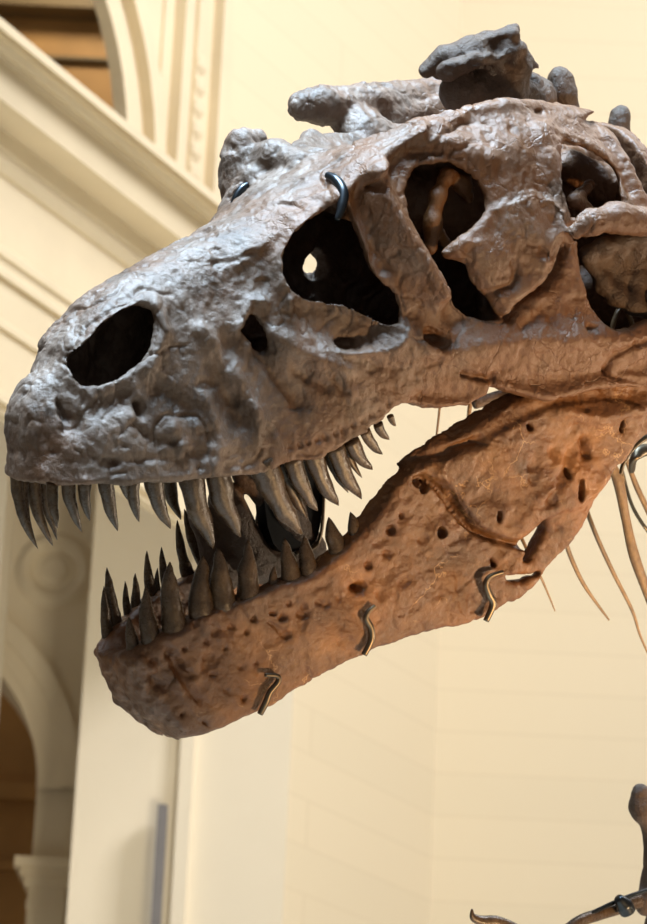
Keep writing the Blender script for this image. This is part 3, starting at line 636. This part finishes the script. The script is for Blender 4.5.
# wall with the arch, set back
YA = 14.4
cx, cz = xs(-132, 782, YA), zs_(-132, 782, YA); ppm = FPX/np.linalg.norm(at_Y(0, 700, YA)-CAM)
def arc_pts(r, n=24): return [(cx+r*math.cos(t), cz+r*math.sin(t)) for t in np.linspace(0, math.pi, n)]
ri = 166/ppm; ro = 209/ppm; xa1 = x0+.25; xa0 = cx-(xa1-cx); zt = 7.5
def ring_wall(r, x_out, z_out, y0, y1, zb=0):
    a = arc_pts(r); inner = [(cx+r, zb)]+a+[(cx-r, zb)]; n = len(inner); outer = []
    for (x, z) in inner:
        ang = math.atan2(max(z-cz, 0), x-cx) if z >= cz else (0 if x > cx else math.pi)
        if z < cz: outer.append((x_out[1] if x > cx else x_out[0], z)); continue
        c, s = math.cos(ang), math.sin(ang); k = min(((x_out[1]-cx)/c if c > 1e-6 else 1e9), ((x_out[0]-cx)/c if c < -1e-6 else 1e9), ((z_out-cz)/s if s > 1e-6 else 1e9))
        outer.append((cx+c*k, cz+s*k))
    V = [(x, y0, z) for x, z in inner]+[(x, y0, z) for x, z in outer]+[(x, y1, z) for x, z in inner]+[(x, y1, z) for x, z in outer]
    fc = []
    for i in range(n-1):
        fc += [(i, i+1, n+i+1, n+i), (2*n+i, 3*n+i, 3*n+i+1, 2*n+i+1), (i, 2*n+i, 2*n+i+1, i+1), (n+i, n+i+1, 3*n+i+1, 3*n+i)]
    return V, fc
V_, fc_ = ring_wall(ri, (xa0, xa1), zt, YA, YA+.5); struct('wall_arch', V_, fc_, M_STONE)
def ring(r0, r1, y0, y1, n=32):
    V = []; 
    for r, y in ((r0, y0), (r1, y0), (r1, y1), (r0, y1)): V += [(cx+r*math.cos(t), y, cz+r*math.sin(t)) for t in np.linspace(0, math.pi, n)]
    return V, [(a*n+i, a*n+i+1, ((a+1) % 4)*n+i+1, ((a+1) % 4)*n+i) for a in range(4) for i in range(n-1)]
V_, fc_ = merge(ring(ri, ri+.05, YA-.03, YA+.02), ring(ri+.05, ri+.13, YA-.05, YA+.02), ring(ri+.13, ro, YA-.085, YA+.02)); struct('trim_archivolt', V_, fc_, M_STONE)
zc = zs_(40, 858, YA-.1)
pw = ri-.04
V_, fc_ = merge(box_geo((cx+pw-.03, YA-.14, zc-.05), (cx+ro+.02, YA+.3, zc)), box_geo((cx+pw, YA-.11, zc-.09), (cx+ro, YA+.3, zc-.05)), box_geo((cx+pw+.02, YA-.09, zc-.14), (cx+ro-.02, YA+.3, zc-.09)), box_geo((cx+ri, YA-.07, 0), (cx+ro-.035, YA+.02, zc-.14)),
                box_geo((cx+pw+.035, YA-.08, zc-.24), (cx+ro-.03, YA+.02, zc-.2)))
struct('trim_impost', V_, fc_, M_STONE)
# roundel in the spandrel
rc = at_Y(55, 571, YA); V_, fc_ = [], []
prof = [(r*1.5, d) for r, d in [(.0, .03), (.035, .03), (.05, .015), (.07, .01), (.085, .035), (.105, .045), (.125, .02), (.135, 0)]]
for (r, d_) in prof: V_ += [(rc[0]+max(r, .001)*math.cos(t), YA-d_, rc[2]+max(r, .001)*math.sin(t)) for t in np.linspace(0, 2*math.pi, 40, endpoint=False)]
for a_ in range(len(prof)-1):
    for i in range(40): fc_.append((a_*40+i, a_*40+(i+1) % 40, (a_+1)*40+(i+1) % 40, (a_+1)*40+i))
struct('trim_roundel', V_, fc_, M_STONE)
# brown room seen through the arches
M_WOOD = plain_mat('brown_panelling', (.46, .25, .08), .6, 0, .25, 1.2)
V_, fc_ = box_geo((xa0-1, YA+2.5, 0), (xa1, YA+2.6, 7.2)); struct('wall_inner', V_, fc_, M_WOOD)
zz = zs_(15, 790, YA+2.4)
V_, fc_ = merge(box_geo((xa0-1, YA+2.40, zz-.05), (xa1, YA+2.5, zz+.05)), box_geo((xa0-1, YA+2.44, zz-.45), (xa1, YA+2.5, zz-.40))); struct('trim_inner', V_, fc_, M_WOOD)
# narrow pier edge at the far left
xl = xs(7, 490, 13.0)
V_, fc_ = box_geo((xl-.7, 13.0, 0), (xl, 13.4, 6.4)); struct('wall_pier_left', V_, fc_, M_WALL)
# grey upright panel against the pier
gp = at_Y(163, 806, YP-.12); gw = .022
V_, fc_ = merge(box_geo((gp[0]-gw, YP-.16, 0), (gp[0]+gw, YP-.065, gp[2])))
ob = link_mesh('upright_panel', V_, fc_, M_PANEL, None, False)
ob['label'] = 'narrow grey upright panel fixed to the pale pier below the jaw'; ob['category'] = 'panel'

# entablature running away to the right along the upper left wall
az = math.radians(26.7); ed = np.array([math.sin(az), math.cos(az), 0]); en = np.array([math.cos(az), -math.sin(az), 0])
Q0 = CAM+ray(0, 200)*(12.2/np.linalg.norm(ray(0, 200)))
def on_wall(u, v, off):
    r = ray(u, v); t = ((Q0-CAM)@en+off)/(r@en); return CAM+r*t
zw = lambda v, off: on_wall(0, v, off)[2]
pr = []
def pp(v, off): pr.append((off, zw(v, off)))
pp(17, .36); pp(27, .36); pp(29, .33); pp(35, .325); pp(37, .30); pp(47, .28); pp(52, .25); pp(59, .245); pp(61, .225); pp(98, .22)
zc2 = pr[-1][1]; pr += [(.06, zc2+.01), (.06, zc2-.06), (.045, zc2-.065), (.045, zc2-.10), (.02, zc2-.13), (.0, zc2-.135)]
pp(243, 0); pp(245, .035); pp(253, .035); pp(256, .02); pp(264, .015); pp(268, .03); pp(274, .03); pp(276, 0.005)
pp(318, .005); pp(320, .02); pp(326, .02); pp(328, 0); pp(390, 0); pp(392, .03); pp(400, .03); pp(403, .0); pp(412, 0)
pr = [(-.45, pr[0][1]+.005)]+pr+[(-.06, pr[-1][1]), (-.06, pr[0][1]-.3), (-.45, pr[0][1]-.3)]
sA, sB = -2.5, (on_wall(300, 260, 0)-on_wall(0, 200, 0))@ed
base = on_wall(0, 200, 0)
n = len(pr); V_ = []
for s_ in (sA, sB):
    for off, z in pr: p = base+ed*s_+en*off; V_.append((p[0], p[1], z))
fc_ = [(i, (i+1) % n, n+(i+1) % n, n+i) for i in range(n)]+[tuple(range(n)), tuple(range(2*n-1, n-1, -1))]
struct('trim_cornice', V_, fc_, M_STONE)
# upper storey: fluted arch jamb above the cornice
ztop = pr[0][1]
def wall_pt(s_, off, z): p = base+ed*s_+en*off; return (p[0], p[1], z)
def s_of(u, v, off): return (on_wall(u, v, off)-base)@ed
def slab(s0, s1, o0, o1, z0, z1):
    V = [wall_pt(s, o, z) for z in (z0, z1) for s, o in ((s0, o0), (s1, o0), (s1, o1), (s0, o1))]
    return V, [(0, 1, 2, 3), (4, 5, 6, 7), (0, 1, 5, 4), (1, 2, 6, 5), (2, 3, 7, 6), (3, 0, 4, 7)]
OJ = -.05
zsp = zw(60, OJ); r_in = .95
sc_ = s_of(131, 95, OJ)-r_in
gs = []
def arc_band(r0, r1, o0, o1, nseg=24):
    V = []
    for r, o in ((r0, o0), (r1, o0), (r1, o1), (r0, o1)): V += [wall_pt(sc_+r*math.cos(t), o, zsp+r*math.sin(t)) for t in np.linspace(0, math.pi, nseg)]
    V2, f2 = V, [(a*nseg+i, a*nseg+i+1, ((a+1) % 4)*nseg+i+1, ((a+1) % 4)*nseg+i) for a in range(4) for i in range(nseg-1)]
    return V2, f2
z0_ = ztop-.3
for r0, r1, o1 in ((r_in, r_in+.12, .0), (r_in+.12, r_in+.2, -.03), (r_in+.2, r_in+.30, .03)):
    gs += [arc_band(r0, r1, -.115, OJ+o1), slab(sc_+r0, sc_+r1, -.115, OJ+o1, z0_, zsp)]
gs.append(arc_band(r_in+.25, r_in+1.4, -.115, OJ-.045))
V_, fc_ = merge(*gs); struct('trim_archivolt_upper', V_, fc_, M_STONE)
s1_ = sc_+r_in+.30; gs = []
sE = s_of(233, 60, OJ)
ws = np.linspace(s1_, sE, 8); of = [-.03, .03, -.02, .0, -.02, .035, .0]
for k in range(7): gs.append(slab(ws[k], ws[k+1], -.12, OJ+of[k], z0_, ztop+4))
V_, fc_ = merge(*gs); struct('wall_left', V_, fc_, M_STONE)
gs = []
for k in range(9):   # carved leaves up the jamb
    c = wall_pt((ws[3]+ws[4])/2, OJ+.0, ztop+.05+.11*k); pts = [np.array(c)+np.array([0, 0, dz]) for dz in (-.05, -.02, .02, .05)]
    gs.append(tube_geo(pts, [.012, .045, .045, .012], 10, .5, ed))
V_, fc_ = merge(*gs); struct('trim_carving', V_, fc_, M_STONE)
YI = 18.0
V_, fc_ = box_geo((xs(-300, 50, YI), YI, zs_(60, 260, YI)), (xs(300, 50, YI), YI+.1, zs_(60, -300, YI))); struct('wall_upper_inner', V_, fc_, M_WOOD)
V_, fc_ = merge(box_geo((xs(-300, 50, YI), YI-.2, zs_(60, 20, YI)), (xs(300, 50, YI), YI, zs_(60, -40, YI))), box_geo((xs(-300, 50, YI), YI-.05, zs_(60, 62, YI)), (xs(300, 50, YI), YI, zs_(60, 59, YI)))); struct('trim_upper_beam', V_, fc_, plain_mat('dark_beam', (.16, .11, .05), .6, 0, .2, 2))
# tall wall panel right of the upper arch
pE = wall_pt(sE, OJ-.02, 0)
V_, fc_ = prism([(pE[0], pE[1]), (xr+.02, YR+.01), (xr+.02, YR+.4), (pE[0], pE[1]+.4)], 6.3, 12); struct('wall_upper', V_, fc_, M_ASH)

# ------------------------------------------------------------------ light
def area(name, loc, target, size, power, color, sy=None):
    d = bpy.data.lights.new(name, 'AREA'); d.energy = power; d.color = color; d.size = size
    if sy: d.shape = 'RECTANGLE'; d.size_y = sy
    o = bpy.data.objects.new(name, d); col.objects.link(o); o.location = loc
    o.rotation_euler = (Vector(target)-Vector(loc)).to_track_quat('-Z', 'Y').to_euler(); return o
area('skylight', (-1.1, 2.5, 9.2), (0, 5.2, 3.3), 3.0, 395, (.60, .80, 1.0)).data.spread = math.radians(62)
sp = bpy.data.lights.new('warm_spot', 'SPOT'); sp.energy = 1250; sp.color = (1, .62, .30); sp.spot_size = math.radians(26); sp.spot_blend = .7; sp.shadow_soft_size = .12
so = bpy.data.objects.new('warm_spot', sp); col.objects.link(so); so.location = (3.6, 3.6, .3); so.rotation_euler = (Vector((.62, 5.3, 3.0))-Vector(so.location)).to_track_quat('-Z', 'Y').to_euler()
area('wall_wash', (6.0, 8.4, 11.0), (.4, 14.4, 5.2), 3.0, 720, (1, .98, .97))
sp2 = bpy.data.lights.new('warm_side_spot', 'SPOT'); sp2.energy = 480; sp2.color = (1, .78, .55); sp2.spot_size = math.radians(24); sp2.spot_blend = .8; sp2.shadow_soft_size = .1
so2 = bpy.data.objects.new('warm_side_spot', sp2); col.objects.link(so2); so2.location = (4.4, 6.3, 2.5); so2.rotation_euler = (Vector((.75, 5.4, 3.35))-Vector(so2.location)).to_track_quat('-Z', 'Y').to_euler()
area('upper_room_fill', tuple(at_Y(120, -190, 16.6)), tuple(at_Y(60, 60, 18)), .5, 40, (1, .85, .6))  # added fill light, out of view, brightens the panelling behind the upper arch
area('arch_wall_fill', (.9, 8.0, 2.6), (-1.5, 14.0, 5.2), 1.0, 17, (1, .88, .68)).data.spread = math.radians(70)  # added fill light, out of view, lifts the dim arch wall and pier
area('wall_wash_left', (1.2, 8.6, 10.5), (-1.8, 12.6, 6.6), 1.2, 95, (1, .94, .84))
w = bpy.data.worlds.new('hall_air'); scn.world = w; w.use_nodes = True
bg = w.node_tree.nodes['Background']; bg.inputs['Color'].default_value = (1, .91, .80, 1); bg.inputs['Strength'].default_value = .2

# ------------------------------------------------------------------ camera
cd = bpy.data.cameras.new('camera'); co_ = bpy.data.objects.new('camera', cd); col.objects.link(co_); scn.camera = co_
cd.sensor_fit = 'HORIZONTAL'; cd.sensor_width = 24; cd.lens = FPX*24/647; cd.clip_end = 100
from mathutils import Matrix
co_.matrix_world = Matrix(((CR[0], CU[0], -CF[0], CAM[0]), (CR[1], CU[1], -CF[1], CAM[1]), (CR[2], CU[2], -CF[2], CAM[2]), (0, 0, 0, 1)))
cd.dof.use_dof = True; cd.dof.focus_distance = 5.05; cd.dof.aperture_fstop = 7.0
vs = scn.view_settings; vs.view_transform = 'Standard'; vs.look = 'None'; vs.gamma = 1; vs.exposure = 0.0; vs.use_curve_mapping = False
